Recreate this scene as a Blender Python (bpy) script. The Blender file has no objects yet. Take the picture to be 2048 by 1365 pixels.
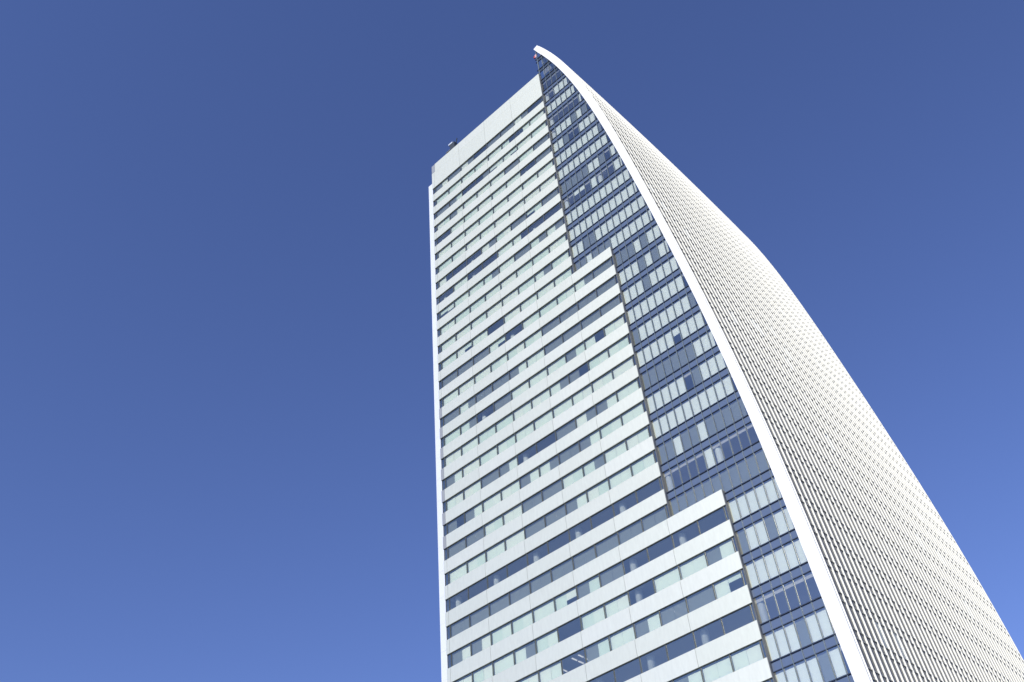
import bpy, math, random
from mathutils import Matrix, Vector

# ------------------------------------------------------------------ camera, sky, sun, exposure
scene = bpy.context.scene
col = scene.collection
Z0 = 162.73                     # height above the street of the soffit over the top office window

cam_data = bpy.data.cameras.new("camera")
cam_data.sensor_width = 36.0
cam_data.lens = 1977.52 / 2048 * 36.0
cam_data.clip_start = 0.5
cam_data.clip_end = 20000
cam = bpy.data.objects.new("camera", cam_data)
col.objects.link(cam)
rt = Vector((0.7230899156, 0.6867381208, -0.0743755834))
up = Vector((0.5189697529, -0.4690468674, 0.7146085863))
fw = Vector((-0.4558633233, 0.5553249405, 0.6955593727))
M = Matrix(((rt.x, up.x, -fw.x, 86.2722), (rt.y, up.y, -fw.y, -85.0295),
            (rt.z, up.z, -fw.z, -161.1335 + Z0), (0, 0, 0, 1)))
cam.matrix_world = M
scene.camera = cam

SUN_AZ = math.radians(-9)      # east of the facade's own direction
SUN_EL = math.radians(31)
sun_dir = Vector((-math.sin(SUN_AZ) * math.cos(SUN_EL), -math.cos(SUN_AZ) * math.cos(SUN_EL), math.sin(SUN_EL)))

world = bpy.data.worlds.new("World")
scene.world = world
world.use_nodes = True
nt = world.node_tree
bg = nt.nodes["Background"]
sky = nt.nodes.new("ShaderNodeTexSky")
sky.sky_type = 'NISHITA'
sky.sun_disc = False
sky.sun_elevation = SUN_EL
sky.sun_rotation = math.atan2(sun_dir.x, sun_dir.y)
sky.air_density = 1.0
sky.dust_density = 0.0
sky.ozone_density = 5.0
tint = nt.nodes.new("ShaderNodeMix")          # the camera's cool rendering of the blue
tint.data_type = 'RGBA'
tint.blend_type = 'MULTIPLY'
tint.inputs[0].default_value = 1.0
tint.inputs[7].default_value = (1.08, 0.97, 1.27, 1)
nt.links.new(sky.outputs[0], tint.inputs[6])
nt.links.new(tint.outputs[2], bg.inputs[0])
bg.inputs[1].default_value = 0.122

sun_data = bpy.data.lights.new("sun", 'SUN')
sun_data.energy = 4.0
sun_data.angle = math.radians(0.5)
sun_data.color = (1.0, 0.96, 0.86)
sun = bpy.data.objects.new("sun", sun_data)
col.objects.link(sun)
sun.rotation_euler = (-sun_dir).to_track_quat('-Z', 'Y').to_euler()

scene.view_settings.view_transform = 'Standard'
scene.view_settings.look = 'None'
scene.view_settings.exposure = 0.08
scene.view_settings.gamma = 1.0
scene.view_settings.use_curve_mapping = False
scene.cycles.max_bounces = 10
scene.cycles.transparent_max_bounces = 16
scene.cycles.use_denoising = True

random.seed(7)


# ------------------------------------------------------------------ materials
def principled(name, color, rough=0.5, metal=0.0, spec=0.5, mottling=0.0, scale=3.0, bump=0.0, stretch=None):
    m = bpy.data.materials.new(name)
    m.use_nodes = True
    t = m.node_tree
    b = t.nodes["Principled BSDF"]
    b.inputs["Base Color"].default_value = (*color, 1)
    b.inputs["Roughness"].default_value = rough
    b.inputs["Metallic"].default_value = metal
    b.inputs["Specular IOR Level"].default_value = spec
    if mottling or bump:
        tc = t.nodes.new("ShaderNodeTexCoord")
        nz = t.nodes.new("ShaderNodeTexNoise")
        nz.inputs["Scale"].default_value = scale
        nz.inputs["Detail"].default_value = 6
        nz.inputs["Roughness"].default_value = 0.65
        if stretch:
            mp = t.nodes.new("ShaderNodeMapping")
            mp.inputs["Scale"].default_value = stretch
            t.links.new(tc.outputs["Object"], mp.inputs["Vector"])
            t.links.new(mp.outputs[0], nz.inputs["Vector"])
        else:
            t.links.new(tc.outputs["Object"], nz.inputs["Vector"])
        if mottling:
            mr = t.nodes.new("ShaderNodeMapRange")
            mr.inputs["From Min"].default_value = 0.3
            mr.inputs["From Max"].default_value = 0.7
            mr.inputs["To Min"].default_value = 1 - mottling
            mr.inputs["To Max"].default_value = 1 + mottling
            t.links.new(nz.outputs["Fac"], mr.inputs["Value"])
            mx = t.nodes.new("ShaderNodeMix")
            mx.data_type = 'RGBA'
            mx.blend_type = 'MULTIPLY'
            mx.inputs[0].default_value = 1.0
            mx.inputs[6].default_value = (*color, 1)
            t.links.new(mr.outputs["Result"], mx.inputs[7])
            t.links.new(mx.outputs[2], b.inputs["Base Color"])
        if bump:
            bp = t.nodes.new("ShaderNodeBump")
            bp.inputs["Strength"].default_value = bump
            bp.inputs["Distance"].default_value = 0.02
            t.links.new(nz.outputs["Fac"], bp.inputs["Height"])
            t.links.new(bp.outputs["Normal"], b.inputs["Normal"])
    return m


def glass(name, tint, base_reflect, refl_color=(1, 1, 1), wave=0.0):
    """coated window glass: see-through, with a mirror coat that grows at a glancing view"""
    m = bpy.data.materials.new(name)
    m.use_nodes = True
    t = m.node_tree
    t.nodes.remove(t.nodes["Principled BSDF"])
    out = t.nodes["Material Output"]
    tr = t.nodes.new("ShaderNodeBsdfTransparent")
    tr.inputs[0].default_value = (*tint, 1)
    gl = t.nodes.new("ShaderNodeBsdfGlossy")
    gl.inputs["Color"].default_value = (*refl_color, 1)
    gl.inputs["Roughness"].default_value = 0.02
    # mirror share: base + Schlick growth on the outer face, nothing on the inner face
    ge = t.nodes.new("ShaderNodeNewGeometry")
    dt = t.nodes.new("ShaderNodeVectorMath")
    dt.operation = 'DOT_PRODUCT'
    t.links.new(ge.outputs["Normal"], dt.inputs[0])
    t.links.new(ge.outputs["Incoming"], dt.inputs[1])

    def mth(op, a, b=None):
        n = t.nodes.new("ShaderNodeMath")
        n.operation = op
        n.use_clamp = op in ('ADD', 'SUBTRACT')
        for i, v in enumerate((a, b)):
            if v is None:
                continue
            if isinstance(v, (int, float)):
                n.inputs[i].default_value = v
            else:
                t.links.new(v, n.inputs[i])
        return n.outputs[0]
    cs = mth('ABSOLUTE', dt.outputs["Value"])
    sc = mth('POWER', mth('SUBTRACT', 1.0, cs), 4.0)
    fac = mth('ADD', mth('MULTIPLY', sc, 1.0 - base_reflect), base_reflect)
    fac = mth('MULTIPLY', fac, mth('SUBTRACT', 1.0, ge.outputs["Backfacing"]))
    mix = t.nodes.new("ShaderNodeMixShader")
    t.links.new(fac, mix.inputs[0])
    t.links.new(tr.outputs[0], mix.inputs[1])
    t.links.new(gl.outputs[0], mix.inputs[2])
    t.links.new(mix.outputs[0], out.inputs[0])
    if wave:
        tc = t.nodes.new("ShaderNodeTexCoord")
        nz = t.nodes.new("ShaderNodeTexNoise")
        nz.inputs["Scale"].default_value = 0.35
        t.links.new(tc.outputs["Object"], nz.inputs["Vector"])
        bp = t.nodes.new("ShaderNodeBump")
        bp.inputs["Strength"].default_value = wave
        bp.inputs["Distance"].default_value = 0.05
        t.links.new(nz.outputs["Fac"], bp.inputs["Height"])
        t.links.new(bp.outputs["Normal"], gl.inputs["Normal"])
    return m


MAT = {
    'panel': principled("precast panel", (0.665, 0.685, 0.59), 0.45, 0.45, 0.6, 0.05, 2.2, 0.06, (1.4, 1.0, 0.3)),
    'panel_b': principled("precast panel, paler", (0.69, 0.705, 0.61), 0.44, 0.45, 0.6, 0.05, 2.0, 0.06, (1.4, 1.0, 0.3)),
    'panel_c': principled("precast panel, greyer", (0.64, 0.66, 0.57), 0.46, 0.45, 0.6, 0.05, 2.4, 0.06, (1.4, 1.0, 0.3)),
    'panel_grey': principled("grey corner panel", (0.30, 0.315, 0.335), 0.5, 0.2, 0.4, 0.05, 2.0),
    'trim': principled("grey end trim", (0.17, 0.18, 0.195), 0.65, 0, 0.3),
    'band': principled("white painted metal", (0.82, 0.825, 0.81), 0.4, 0, 0.5, 0.012, 0.8),
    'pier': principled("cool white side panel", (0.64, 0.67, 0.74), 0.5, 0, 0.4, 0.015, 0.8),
    'fin': principled("white fin metal", (0.83, 0.82, 0.755), 0.45, 0, 0.5),
    'ledge': principled("pale ledge metal", (0.66, 0.65, 0.58), 0.5, 0, 0.4),
    'frame': principled("dark window frame", (0.085, 0.10, 0.105), 0.45, 0.3, 0.5),
    'alu': principled("grey aluminium mullion", (0.14, 0.18, 0.205), 0.45, 0.25, 0.5),
    'sill': principled("navy transom metal", (0.035, 0.05, 0.085), 0.4, 0.4, 0.5),
    'blue': principled("blue spandrel glass", (0.105, 0.14, 0.215), 0.08, 0.0, 1.0, 0.02, 0.5),
    'blind': principled("pale blind", (0.84, 0.93, 0.835), 0.8, 0, 0.2, 0.02, 1.5),
    'blind_b': principled("pale warm blind", (0.88, 0.94, 0.85), 0.8, 0, 0.2, 0.02, 1.5),
    'blind_c': principled("pale mint blind", (0.76, 0.88, 0.78), 0.8, 0, 0.2, 0.02, 1.5),
    'blind_grey': principled("grey roller blind", (0.30, 0.335, 0.305), 0.8, 0, 0.2, 0.03, 1.5),
    'cblind': principled("pale curtain-wall blind", (0.86, 0.91, 0.845), 0.8, 0, 0.2, 0.02, 1.0),
    'slab': principled("interior concrete", (0.52, 0.52, 0.50), 0.8),
    'room': principled("interior wall", (0.36, 0.37, 0.37), 0.8),
    'column': principled("interior column", (0.75, 0.80, 0.76), 0.7),
    'roof': principled("roof grey", (0.30, 0.30, 0.30), 0.8),
    'crane': principled("dark crane paint", (0.05, 0.06, 0.07), 0.5, 0.4),
    'crane_pale': principled("pale crane paint", (0.55, 0.60, 0.68), 0.5),
    'red': principled("red lamp glass", (0.55, 0.06, 0.05), 0.3),
    'pink': principled("pale red housing", (0.62, 0.36, 0.38), 0.5),
    'ground': principled("street paving", (0.22, 0.22, 0.21), 0.9, 0, 0.3, 0.25, 0.05),
    'glass': glass("window glass", (0.985, 0.99, 0.965), 0.38, (1.0, 0.98, 0.80), 0.03),
    'cglass': glass("curtain-wall glass", (0.975, 0.98, 0.96), 0.38, (1.0, 0.98, 0.86), 0.03),
    'crown_glass': principled("slate crown glass", (0.055, 0.07, 0.095), 0.1, 0.0, 0.9),
    'sglass': principled("dark sail glass", (0.035, 0.048, 0.065), 0.25, 0.0, 0.3),
    'sglass_pale': principled("sail glass with lowered blind", (0.22, 0.27, 0.28), 0.25, 0.0, 0.7),
}


# the grey roller blind is a see-through mesh screen
_t = MAT['blind_grey'].node_tree
_mx = _t.nodes.new("ShaderNodeMixShader")
_tr = _t.nodes.new("ShaderNodeBsdfTransparent")
_mx.inputs[0].default_value = 0.25
_t.links.new(_t.nodes["Principled BSDF"].outputs[0], _mx.inputs[1])
_t.links.new(_tr.outputs[0], _mx.inputs[2])
_t.links.new(_mx.outputs[0], _t.nodes["Material Output"].inputs[0])
# office ceiling lamps that are switched on
MAT['lamp'] = principled("lit ceiling lamp", (0.9, 0.9, 0.88), 0.5)
_b = MAT['lamp'].node_tree.nodes["Principled BSDF"]
_b.inputs["Emission Color"].default_value = (1.0, 0.97, 0.9, 1)
_b.inputs["Emission Strength"].default_value = 0.75


# ------------------------------------------------------------------ mesh helpers
class MB:
    def __init__(self):
        self.v, self.f, self.mi = [], [], []

    def quad(self, a, b, c, d, mi=0):
        n = len(self.v)
        self.v += [a, b, c, d]
        self.f.append((n, n + 1, n + 2, n + 3))
        self.mi.append(mi)

    def hexa(self, p, mi=0):
        """eight corners: bottom ring 0-3, top ring 4-7"""
        n = len(self.v)
        self.v += p
        for q in ((0, 3, 2, 1), (4, 5, 6, 7), (0, 1, 5, 4), (1, 2, 6, 5), (2, 3, 7, 6), (3, 0, 4, 7)):
            self.f.append(tuple(n + i for i in q))
            self.mi.append(mi)

    def box(self, x0, x1, y0, y1, z0, z1, mi=0):
        self.hexa([(x0, y0, z0), (x1, y0, z0), (x1, y1, z0), (x0, y1, z0),
                   (x0, y0, z1), (x1, y0, z1), (x1, y1, z1), (x0, y1, z1)], mi)

    def cyl(self, x, y, r, z0, z1, n=20, mi=0):
        b = len(self.v)
        for z in (z0, z1):
            for k in range(n):
                a = 2 * math.pi * k / n
                self.v.append((x + r * math.cos(a), y + r * math.sin(a), z))
        for k in range(n):
            k2 = (k + 1) % n
            self.f.append((b + k, b + k2, b + n + k2, b + n + k))
            self.mi.append(mi)
        self.f.append(tuple(b + k for k in reversed(range(n))))
        self.f.append(tuple(b + n + k for k in range(n)))
        self.mi += [mi, mi]

    def tube(self, p, q, r, n=8, mi=0):
        p, q = Vector(p), Vector(q)
        d = (q - p).normalized()
        a = d.orthogonal().normalized()
        c = d.cross(a)
        b = len(self.v)
        for s in (p, q):
            for k in range(n):
                w = 2 * math.pi * k / n
                self.v.append(tuple(s + a * (r * math.cos(w)) + c * (r * math.sin(w))))
        for k in range(n):
            k2 = (k + 1) % n
            self.f.append((b + k, b + k2, b + n + k2, b + n + k))
            self.mi.append(mi)
        self.f.append(tuple(b + k for k in reversed(range(n))))
        self.f.append(tuple(b + n + k for k in range(n)))
        self.mi += [mi, mi]

    def build(self, name, mats, parent=None, smooth=False):
        me = bpy.data.meshes.new(name)
        me.from_pydata(self.v, [], self.f)
        if isinstance(mats, str):
            mats = [mats]
        for m in mats:
            me.materials.append(MAT[m])
        me.polygons.foreach_set("material_index", self.mi)
        if smooth:
            me.polygons.foreach_set("use_smooth", [True] * len(self.f))
        me.update()
        o = bpy.data.objects.new(name, me)
        col.objects.link(o)
        if parent:
            o.parent = parent
        return o


def empty(name, loc, label, cat):
    o = bpy.data.objects.new(name, None)
    o.location = loc
    o['label'] = label
    o['category'] = cat
    col.objects.link(o)
    return o


def lerp_poly(c, z):
    """profile of the sail: z is measured from the soffit of the top office window"""
    def p(t):
        r = 0.0
        for k in c:
            r = r * t + k
        return r
    t = (z + 55) / 75
    if t < -0.92:
        return p(-0.92) + (t + 0.92) * (p(-0.90) - p(-0.92)) / 0.02
    return p(t)


CO = (-3.1697539733, -3.4697022173, 1.6477626866, -1.9021879295, -10.6881040681, 46.9306521526)
CI = (-3.2362196441, -2.5466021509, 1.6887375877, -3.0340586637, -10.6171375649, 45.8950185489)


def fo(z):
    return lerp_poly(CO, z)


def fi(z):
    return lerp_poly(CI, z)


# ------------------------------------------------------------------ setting
g = MB()
g.quad((-4000, -4000, 0), (4000, -4000, 0), (4000, 4000, 0), (-4000, 4000, 0))
o = g.build("ground", "ground")
o['kind'] = 'structure'

# ------------------------------------------------------------------ the tower
tower = empty("office_tower", (0, 0, 0), "white high-rise office tower whose side sweeps up like a sail to a point", "tower")

H = 4.0            # storey
BAY = 3.6
XA, XB, XC = 29.89, 37.09, 44.29
NF = 33            # storeys built in full
DEPTH = 58.8       # how far back the sail runs
YC = 0.5           # plane of the curtain wall
YG = 0.17          # plane of the ribbon glass
PAR = 7.65         # parapet top
TIP = 17.15


def Zw(z):
    return z + Z0


def width(f):
    return XA if f <= 12 else (XB if f <= 24 else XC)


def nbays(f):
    return 8 if f <= 12 else (10 if f <= 24 else 12)


# state of the blinds, two half bays per window: w pale, g grey, d open, p half-lowered
STATE = {
    0: "gw gg wg dd gg gg wg dd", 1: "ww ww ww ww ww wd dw ww", 2: "gg gw dd dg pw wp ww ww",
    3: "ww gw ww ww ww gg ww gg", 4: "dd ww ww ww ww ww dd gg", 5: "ww ww ww ww ww ww ww ww",
    6: "ww ww ww ww ww ww ww ww", 7: "wd dd dd wg ww gg pw gg", 8: "dd ww dd dd ww wd dd dd",
    9: "pp ww ww wg ww gg wg wg", 10: "ww ww ww ww ww ww ww ww", 11: "ww ww ww ww ww ww wg ww",
    12: "ww wp ww dd ww ww ww ww", 13: "gg gg gg wp dd ww ww ww wg gg", 14: "ww ww ww ww ww ww gg gg gg gg",
    15: "gg wg gg gg gw ww gg gg gg gg", 16: "ww wg dd gg ww ww ww gw wd ww", 17: "ww ww ww ww ww ww wg gd ww ww",
    18: "gw ww ww ww ww ww ww ww ww ww", 19: "ww ww gg gw dd dd gg wg gw ww", 20: "gd gw ww ww gw wg gg gw ww ww",
    21: "gg gg ww ww gg gg ww wg ww ww", 22: "ww ww ww ww gg gg gw ww ww ww", 23: "dd dd dd dd dd dd dd dd dd dd",
    24: "gg gg gg gg gg gg gg gg gg gg", 25: "gw gw ww ww ww wp gw gg dd dd dd dd",
    26: "ww ww ww wg ww dd ww ww dd ww ww gw", 27: "ww ww ww ww ww dd gw ww gw gg gg wp",
    28: "dd dd dd dd dd dd dd dd dd dd dd dd", 29: "ww gg ww ww ww ww wg ww ww gw ww ww",
    30: "ww ww ww gg ww ww ww ww wg ww ww ww", 31: "ww ww gg ww ww ww dd ww ww ww gw ww",
    32: "ww ww ww ww ww gg ww ww ww ww ww ww",
}

# --- spandrels: white panel bands between the ribbon windows
JOINTS = [0.6 + 7.2 * k for k in range(8)]


def panel_band(name, x1, z0, z1, left_grey=False):
    """one band of panels with open joints every second bay, on a recessed backing"""
    m = MB()
    xs = [-0.05] + [j for j in JOINTS if j < x1 - 0.8] + [x1]
    for a, b in zip(xs[:-1], xs[1:]):
        if left_grey and a < 0:
            continue
        m.box(a + (0.018 if a > 0 else 0), b - (0.018 if b < x1 else 0), 0.0, 0.40, z0, z1, random.choice((0, 0, 1, 2)))
    return m


for f in range(NF):
    x1 = width(f)
    z1 = -H * f
    z0 = -H * f                               # soffit of the window below
    top = z0 + 2.03
    if f == 0:
        m = panel_band("parapet", x1, Zw(0), Zw(5.05))
        o = m.build("parapet_wall", ["panel", "panel_b", "panel_c"], tower)
        m2 = MB()
        xs = [0.87] + [j for j in JOINTS if 1 < j < x1 - 0.8] + [x1]
        for a, b in zip(xs[:-1], xs[1:]):
            m2.box(a + 0.012, b - (0.018 if b < x1 else 0), 0.0, 0.40, Zw(5.065), Zw(PAR), random.choice((0, 0, 1, 2)))
        m2.build("parapet_cap", ["panel", "panel_b", "panel_c"], tower)
        c = MB()
        c.box(-0.05, 0.86, 0.0, 0.40, Zw(5.06), Zw(PAR - 0.08))
        c.build("corner_panel", "panel_grey", o)
        continue
    grey = 15 <= f <= 21
    m = panel_band("spandrel", x1, Zw(z0), Zw(top), grey)
    o = m.build("spandrel", ["panel", "panel_b", "panel_c"], tower)
    if grey:
        c = MB()
        c.box(-0.05, 0.582, 0.003, 0.40, Zw(z0), Zw(top))
        c.build("corner_panel", "panel_grey", o)

# --- ribbon windows, storey by storey: frame with mullions, a pane and a blind for every bay
for f in range(NF):
    x1 = width(f)
    zt, zb = -H * f, -H * f - 1.97
    n = nbays(f)
    fr = MB()
    fr.box(-0.02, x1 - 0.02, 0.10, 0.30, Zw(zt - 0.07), Zw(zt) - 0.003)       # head
    fr.box(-0.02, x1 - 0.02, 0.12, 0.30, Zw(zb) + 0.003, Zw(zb + 0.06))       # sill
    xs = [0.7 + BAY * k for k in range(n + 1)]
    for x in xs:
        fr.box(x - 0.05, x + 0.05, 0.09, 0.30, Zw(zb + 0.06), Zw(zt - 0.07))
    for x in (0.02, x1 - 0.06):
        fr.box(x - 0.03, x + 0.03, 0.12, 0.26, Zw(zb + 0.06), Zw(zt - 0.07))
    band = fr.build("ribbon_window", "frame", tower)
    st = STATE[f].split()
    cells = [(0.04, 0.66, 'd')] + [(xs[k] + 0.04, xs[k + 1] - 0.04, st[k]) for k in range(n)] + [(xs[n] + 0.04, x1 - 0.08, 'd')]
    for a, b, s in cells:
        p = MB()
        tilt = random.uniform(-0.004, 0.004)
        p.hexa([(a, YG, Zw(zb + 0.05)), (b, YG + tilt, Zw(zb + 0.05)), (b, YG + 0.02 + tilt, Zw(zb + 0.05)), (a, YG + 0.02, Zw(zb + 0.05)),
                (a, YG, Zw(zt - 0.06)), (b, YG + tilt, Zw(zt - 0.06)), (b, YG + 0.02 + tilt, Zw(zt - 0.06)), (a, YG + 0.02, Zw(zt - 0.06))])
        p.build("pane", "glass", band)
        if s in ('d', 'dd'):
            continue
        bl = MB()
        mid = (a + b) / 2
        kinds = ['blind', 'blind_grey', 'blind_b', 'blind_c']
        mats, spans = [], []
        if s[0] == s[1] and s[0] in 'wg':
            spans = [(a + 0.05, mid - 0.008, s[0]), (mid + 0.008, b - 0.03, s[0])]
        else:
            spans = [(a + 0.05, mid - 0.008, s[0]), (mid + 0.008, b - 0.03, s[1])]
        for (u0, u1, k) in spans:
            if k == 'd':
                continue
            low = zb + 0.05
            if k == 'p':
                low = zt - random.uniform(0.7, 1.25)
            dy = random.uniform(0, 0.03)
            mi = 1 if k == 'g' else random.choice((0, 0, 2, 3))
            bl.box(u0, u1, 0.34 + dy, 0.35 + dy, Zw(low), Zw(zt - 0.22), mi)
        bl.build("blind", kinds, band)

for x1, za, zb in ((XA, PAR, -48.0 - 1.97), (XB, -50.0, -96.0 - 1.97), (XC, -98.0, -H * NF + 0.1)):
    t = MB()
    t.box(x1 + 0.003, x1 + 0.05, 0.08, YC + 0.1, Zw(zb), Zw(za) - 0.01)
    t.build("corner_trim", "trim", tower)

# --- curtain wall between the panelled part and the white edge band
CROWS = {0: "ddwwww", 1: "wwwwww", 2: "dddddd", 3: "dwwwgwg", 4: "wwgddwww", 5: "wwwwwwww", 6: "wwwwwwww", 7: "gggggwwgd",
         8: "ddppdwddd", 9: "wwwwwwwwww", 10: "wwwwwwwwww", 11: "wwggwwwwwww", 12: "ggwgggwwwwww", 13: "gggwgwww", 14: "wwwgwgww",
         15: "wwwgwwww", 16: "wwwwwwww", 17: "gwwwwwww", 18: "wwwwwpww", 19: "gggggggww", 20: "wwwwwdgww", 21: "wwwwwwwwww",
         22: "ggwggwggggg", 23: "dddddwdddddd", 24: "gggggggggggg", 25: "wwwwwwwwww", 26: "gwwgwwwww", 27: "wwwwwwww", 28: "dddddddd",
         29: "wwwgwwww", 30: "wwwwgwww", 31: "wwwwwwww", 32: "wwwwwwww"}


def cx0(c):
    return XA if c <= 12 else (XB if c <= 24 else XC)


CM0 = 29.83        # first mullion line; then every 1.2 m
for c in range(-4, NF):
    head, sill, low = -H * c + 0.6, -H * c - 2.38, -H * c - 3.40
    xl = cx0(c) + 0.02
    if c == -4:
        head = 16.9
    rmax = max(fi(sill) + 0.2, xl + 0.3)
    row = MB()

    def xr(z):
        return fi(z) + 0.25
    # transoms (clipped to the slope of the band)
    for (za, zb, y0) in ((sill - 0.05, sill + 0.05, YC - 0.13), (low - 0.035, low + 0.035, YC - 0.09)):
        x1 = xr((za + zb) / 2)
        x0 = xl - (0.45 if c < -1 else 0.0)
        if x1 > x0 + 0.2:
            row.box(x0, x1, y0, YC + 0.12, Zw(za), Zw(zb))
    part = row.build("curtain_wall_row", "sill", tower)
    states = CROWS.get(c, "")
    k = 0
    x = CM0 + 1.2 * round((cx0(c) - CM0) / 1.2)
    while x < fi(low) + 0.1:
        a, b = max(x, xl) + 0.02, x + 1.2 - 0.02
        s = states[k] if k < len(states) else ('d' if c < 0 else random.choice("wwwwwg"))
        # blue spandrel glass, cut along the band where they meet
        def cut(z):
            return min(b, fi(z) + 0.2)
        zz0, zz1 = low + 0.03, sill - 0.04
        if cut(zz0) > a + 0.05:
            p = MB()
            q0, q1 = max(cut(zz0), a + 0.02), max(cut(zz1), a + 0.02)
            p.hexa([(a, YC, Zw(zz0)), (q0, YC, Zw(zz0)), (q0, YC + 0.05, Zw(zz0)), (a, YC + 0.05, Zw(zz0)),
                    (a, YC, Zw(zz1)), (q1, YC, Zw(zz1)), (q1, YC + 0.05, Zw(zz1)), (a, YC + 0.05, Zw(zz1))])
            p.build("spandrel_panel", "blue" if c > -2 else "crown_glass", part)
        zz0, zz1 = sill + 0.04, head - 0.03
        if cut(zz0) > a + 0.05:
            p = MB()
            nz = 4
            tilt = random.uniform(-0.003, 0.003)
            for i in range(nz):
                w0 = zz0 + (zz1 - zz0) * i / nz
                w1 = zz0 + (zz1 - zz0) * (i + 1) / nz
                q0, q1 = max(cut(w0), a + 0.02), max(cut(w1), a + 0.02)
                t0, t1 = tilt * i / nz, tilt * (i + 1) / nz
                p.hexa([(a, YC + t0, Zw(w0)), (q0, YC + t0, Zw(w0)), (q0, YC + 0.02 + t0, Zw(w0)), (a, YC + 0.02 + t0, Zw(w0)),
                        (a, YC + t1, Zw(w1)), (q1, YC + t1, Zw(w1)), (q1, YC + 0.02 + t1, Zw(w1)), (a, YC + 0.02 + t1, Zw(w1))])
            p.build("pane", "cglass", part)
            right = min(b - 0.03, fi(zz1) - 0.15)
            if s != 'd' and right > a + 0.25:
                bl = MB()
                lo = zz0 if s != 'p' else zz1 - random.uniform(0.9, 1.5)
                bl.box(a + 0.06, right, YC + 0.13, YC + 0.14, Zw(lo), Zw(zz1 - 0.22), 1 if s == 'g' else 0)
                bl.build("blind", ["cblind", "blind_grey"], part)
        x += 1.2
        k += 1

# vertical mullions of the curtain wall, each running up to the band
k = 0
while True:
    x = CM0 + 1.2 * k
    zlow = -49.4 if x < XB - 0.3 else (-97.4 if x < XC - 0.3 else -H * NF + 0.6)
    if x > fi(-H * NF) - 0.05:
        break
    z = 17.0
    while z > zlow and fi(z) < x + 0.15:
        z -= 0.25
    m = MB()
    if k == 0:
        m.box(x - 0.02, x + 0.14, YC - 0.10, YC + 0.14, Zw(PAR), Zw(16.8))
        m.build("corner_post", "alu", tower)
        m = MB()
    if x > XA and z - 0.05 > zlow:
        m.box(x - 0.035, x + 0.035, YC - 0.10, YC + 0.10, Zw(zlow), Zw(z))
        m.build("curtain_mullion", "alu", tower)
    k += 1

# --- white edge band that carries the curve up to the tip
BD = 0.24           # thickness of the band
zs = [17.0]
z = 17.0
while z > -170:
    z -= 2.0 if z > -124 else 6
    zs.append(z)
zs = [z for z in zs if z > -Z0 + 0.5] + [-Z0]
m = MB()
for za, zb in zip(zs[1:], zs[:-1]):
    joint = 0.02 if abs(((za + 3) / H) - round((za + 3) / H)) < 1e-6 else 0.0
    a0, b0, a1, b1 = fi(za), fo(za), fi(zb), fo(zb)
    if zb == 17.0:
        a1, b1 = 29.75, 30.72
        zb1 = 17.0
    m.hexa([(a0, 0.0, Zw(za) + joint), (b0, 0.0, Zw(za) + joint), (b0, BD, Zw(za) + joint), (a0, BD, Zw(za) + joint),
            (a1, 0.0, Zw(zb)), (b1, 0.0, Zw(zb) + (0.35 if zb == 17.0 else 0)), (b1, BD, Zw(zb) + (0.35 if zb == 17.0 else 0)), (a1, BD, Zw(zb))])
m.build("edge_band", "band", tower)

# --- sail side: curved glass storey by storey, ledges, upright fins
Y0 = 0.30


def bulge(y):
    t = min(1, max(0, y / DEPTH))
    return 0.35 * 4 * t * (1 - t)


def sx(z, y, off=0.0):
    return fo(z) - 0.06 + bulge(y) + off


NFIN = 48
fin_y = [Y0 + 1.25 * k for k in range(NFIN)]
YEND = fin_y[-1]
ysteps = fin_y[::4] if fin_y[::4][-1] == YEND else fin_y[::4] + [YEND]

for c in range(-4, NF):
    zt = -H * c + 0.6
    if c == -4:
        zt = 16.8
    zb = -H * c - 3.40
    m = MB()
    nz = 4
    for i in range(nz):
        w0, w1 = zb + (zt - zb) * i / nz, zb + (zt - zb) * (i + 1) / nz
        for j in range(NFIN - 1):
            y0, y1 = fin_y[j], fin_y[j + 1]
            m.quad((sx(w0, y0), y0, Zw(w0)), (sx(w0, y1), y1, Zw(w0)), (sx(w1, y1), y1, Zw(w1)), (sx(w1, y0), y0, Zw(w1)), 0)
    pale = set(j for j in range(NFIN - 1) if random.random() < 0.02) if c > 8 else set()
    for idx in range(len(m.mi)):
        i, j = divmod(idx, NFIN - 1)
        if j in pale and i >= 1:
            m.mi[idx] = 1
    m.build("curved_glazing", ["sglass", "sglass_pale"], tower)
    for zl in (-H * c - 2.38, zb):
        l = MB()
        for a, b in zip(ysteps[:-1], ysteps[1:]):
            l.hexa([(sx(zl - .025, a, -.02), a, Zw(zl - .025)), (sx(zl - .025, a, .09), a, Zw(zl - .025)), (sx(zl - .025, b, .09), b, Zw(zl - .025)), (sx(zl - .025, b, -.02), b, Zw(zl - .025)),
                    (sx(zl + .025, a, -.02), a, Zw(zl + .025)), (sx(zl + .025, a, .09), a, Zw(zl + .025)), (sx(zl + .025, b, .09), b, Zw(zl + .025)), (sx(zl + .025, b, -.02), b, Zw(zl + .025))])
        l.build("horizontal_ledge", "ledge", tower)

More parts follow.
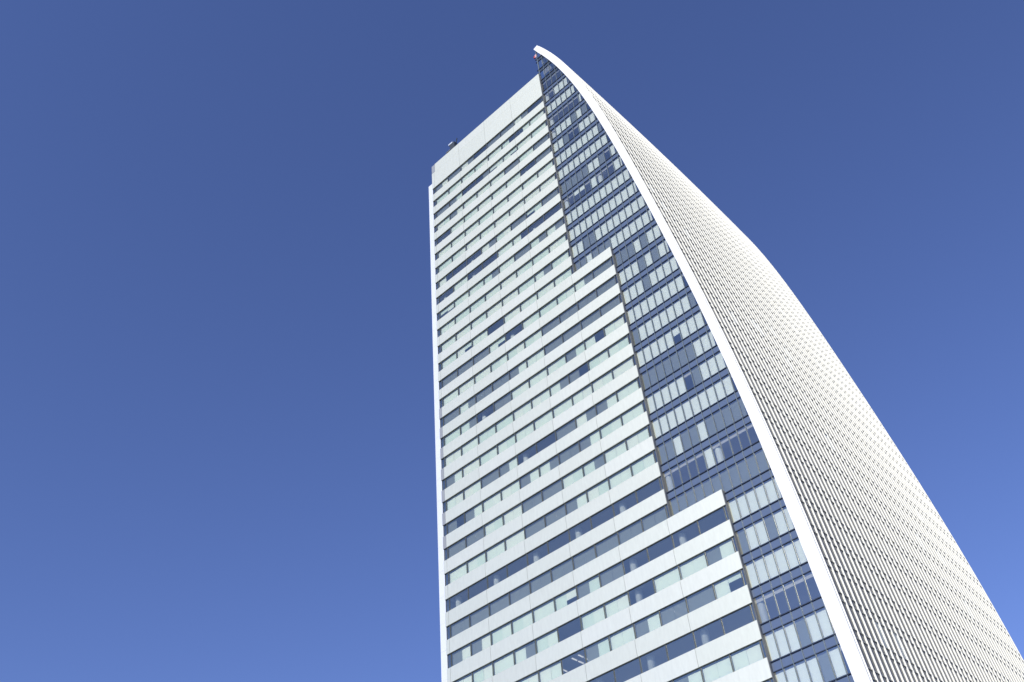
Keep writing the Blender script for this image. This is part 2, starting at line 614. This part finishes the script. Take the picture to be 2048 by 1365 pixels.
fz = [17.0 - 2.0 * i for i in range(76)]
for k in range(NFIN):
    y = fin_y[k]
    m = MB()
    t = 0.026
    n0 = None
    for i, z in enumerate(fz):
        s = (fo(z - .5) - fo(z + .5))
        nx, nzv = 1 / math.hypot(1, s), s / math.hypot(1, s)
        xi, zi = sx(z, y, -0.03), z
        xo, zo = xi + 0.21 * nx, z + 0.21 * nzv
        b = len(m.v)
        m.v += [(xi, y - t, Zw(zi)), (xo, y - t, Zw(zo)), (xo, y + t, Zw(zo)), (xi, y + t, Zw(zi))]
        if i:
            p = b - 4
            for q in ((0, 1), (1, 2), (2, 3), (3, 0)):
                m.f.append((p + q[0], b + q[0], b + q[1], p + q[1]))
                m.mi.append(0)
    m.f.append((0, 1, 2, 3)); m.mi.append(0)
    e = len(m.v) - 4
    m.f.append((e + 3, e + 2, e + 1, e)); m.mi.append(0)
    m.build("upright_fin", "fin", tower)

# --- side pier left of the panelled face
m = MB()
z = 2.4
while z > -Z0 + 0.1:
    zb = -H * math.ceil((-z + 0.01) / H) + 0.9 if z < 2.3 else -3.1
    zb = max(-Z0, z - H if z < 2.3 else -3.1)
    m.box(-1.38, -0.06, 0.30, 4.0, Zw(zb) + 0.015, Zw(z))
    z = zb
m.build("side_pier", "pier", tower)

# --- inside: floor slabs, columns, rear wall of the rooms
for f in range(-1, NF + 1):
    x1 = XA if f <= 12 else (XB if f <= 24 else XC)
    zt = -H * f + 0.55
    s = MB()
    xr = fo(zt) - 0.5
    s.box(0.05, xr, YC + 0.2, 9.0, Zw(zt - 0.5) if f >= 0 else Zw(zt - 0.3), Zw(zt))
    s.build("floor_slab", "slab", tower)
for f, bays in ((21, (0, 1, 4, 5)), (22, (4, 5)), (27, (4, 5, 9))):
    for k in bays:
        for dx, y in ((0.9, 1.0), (1.9, 1.0), (0.9, 2.2), (1.9, 2.2)):
            l = MB()
            x = 0.7 + BAY * k + dx
            l.box(x, x + 0.16, y, y + 0.9, Zw(-H * f - 0.02), Zw(-H * f + 0.048))
            l.build("ceiling_lamp", "lamp", tower)
for k in range(7):
    x = 1.45 + 7.2 * k
    c = MB()
    top = 0.0
    while fi(top) < x + 1.2:
        top -= H
    c.cyl(x, 1.25, 0.47, Zw(-H * NF), Zw(top))
    c.build("column", "column", tower, True)
m = MB()
m.box(0.05, 29.6, 9.0, 9.3, 0.0, Zw(5.0))
for za in range(0, 34):
    zt = 4 - H * za
    m.box(29.6, fo(zt + 1.0) - 0.6, 9.0, 9.3, Zw(zt - H), Zw(zt))
m.build("rear_partition", "room", tower)

# --- roof, top room behind the tip, plain body and lower storeys down to the street
m = MB()
m.box(0.0, 29.8, 0.42, DEPTH, Zw(5.2), Zw(6.2))
m.build("roof", "roof", tower)
m = MB()
zz = 6.2
while zz < 15.8:
    zn = zz + 1.6
    m.box(29.97, max(30.1, fo(zn) - 0.6), YC + 1.2, YEND, Zw(zz), Zw(zn))
    zz = zn
m.build("crown_room", "room", tower)
m = MB()
m.box(0.0, fi(-H * NF) - 0.1, 0.0, 0.4, 0.0, Zw(-H * NF) + 2.0 - 0.005)
m.build("lower_wall", "panel", tower)
m = MB()
m.box(0.0, 28.0, DEPTH, DEPTH + 0.4, 0.0, Zw(PAR))
m.box(-0.4, 0.0, 4.0, DEPTH, 0.0, Zw(PAR))
for za in range(0, 46):
    zt = 16 - H * za
    if Zw(zt - H) < 0:
        break
    m.box(28.0, fo(zt) - 0.5, YEND - 0.6, YEND - 0.1, Zw(zt - H), Zw(zt))
m.build("rear_wall", "panel", tower)

# ------------------------------------------------------------------ small things on the roof
crane = empty("roof_crane", (4.4, 2.2, Zw(6.2)), "small dark window-cleaning crane on the roof edge above the panelled face", "crane")
m = MB()
m.box(-0.55, 0.75, -0.5, 1.1, 0.0, 6.9)
m.build("body", "crane", crane)
m = MB()
m.tube((-0.3, 0.2, 6.4), (-1.9, -0.3, 5.5), 0.14)
m.tube((0.5, 0.2, 6.6), (1.3, -0.2, 7.7), 0.10)
m.build("jib", "crane", crane)
m = MB()
m.box(-0.95, 0.2, -0.55, 0.5, 6.9, 7.3)
m.build("cab", "crane_pale", crane)

lamp = empty("warning_light", (29.35, YC, Zw(14.6)), "red aircraft warning light hung just under the pointed tip", "light")
m = MB()
m.cyl(0, 0, 0.16, 0, 0.5, 12)
m.cyl(0, 0, 0.20, 0.5, 0.58, 12)
m.build("lens", "red", lamp)
m = MB()
m.box(0.16, 0.55, -0.12, 0.12, -0.1, 0.9)
m.build("housing", "pink", lamp)
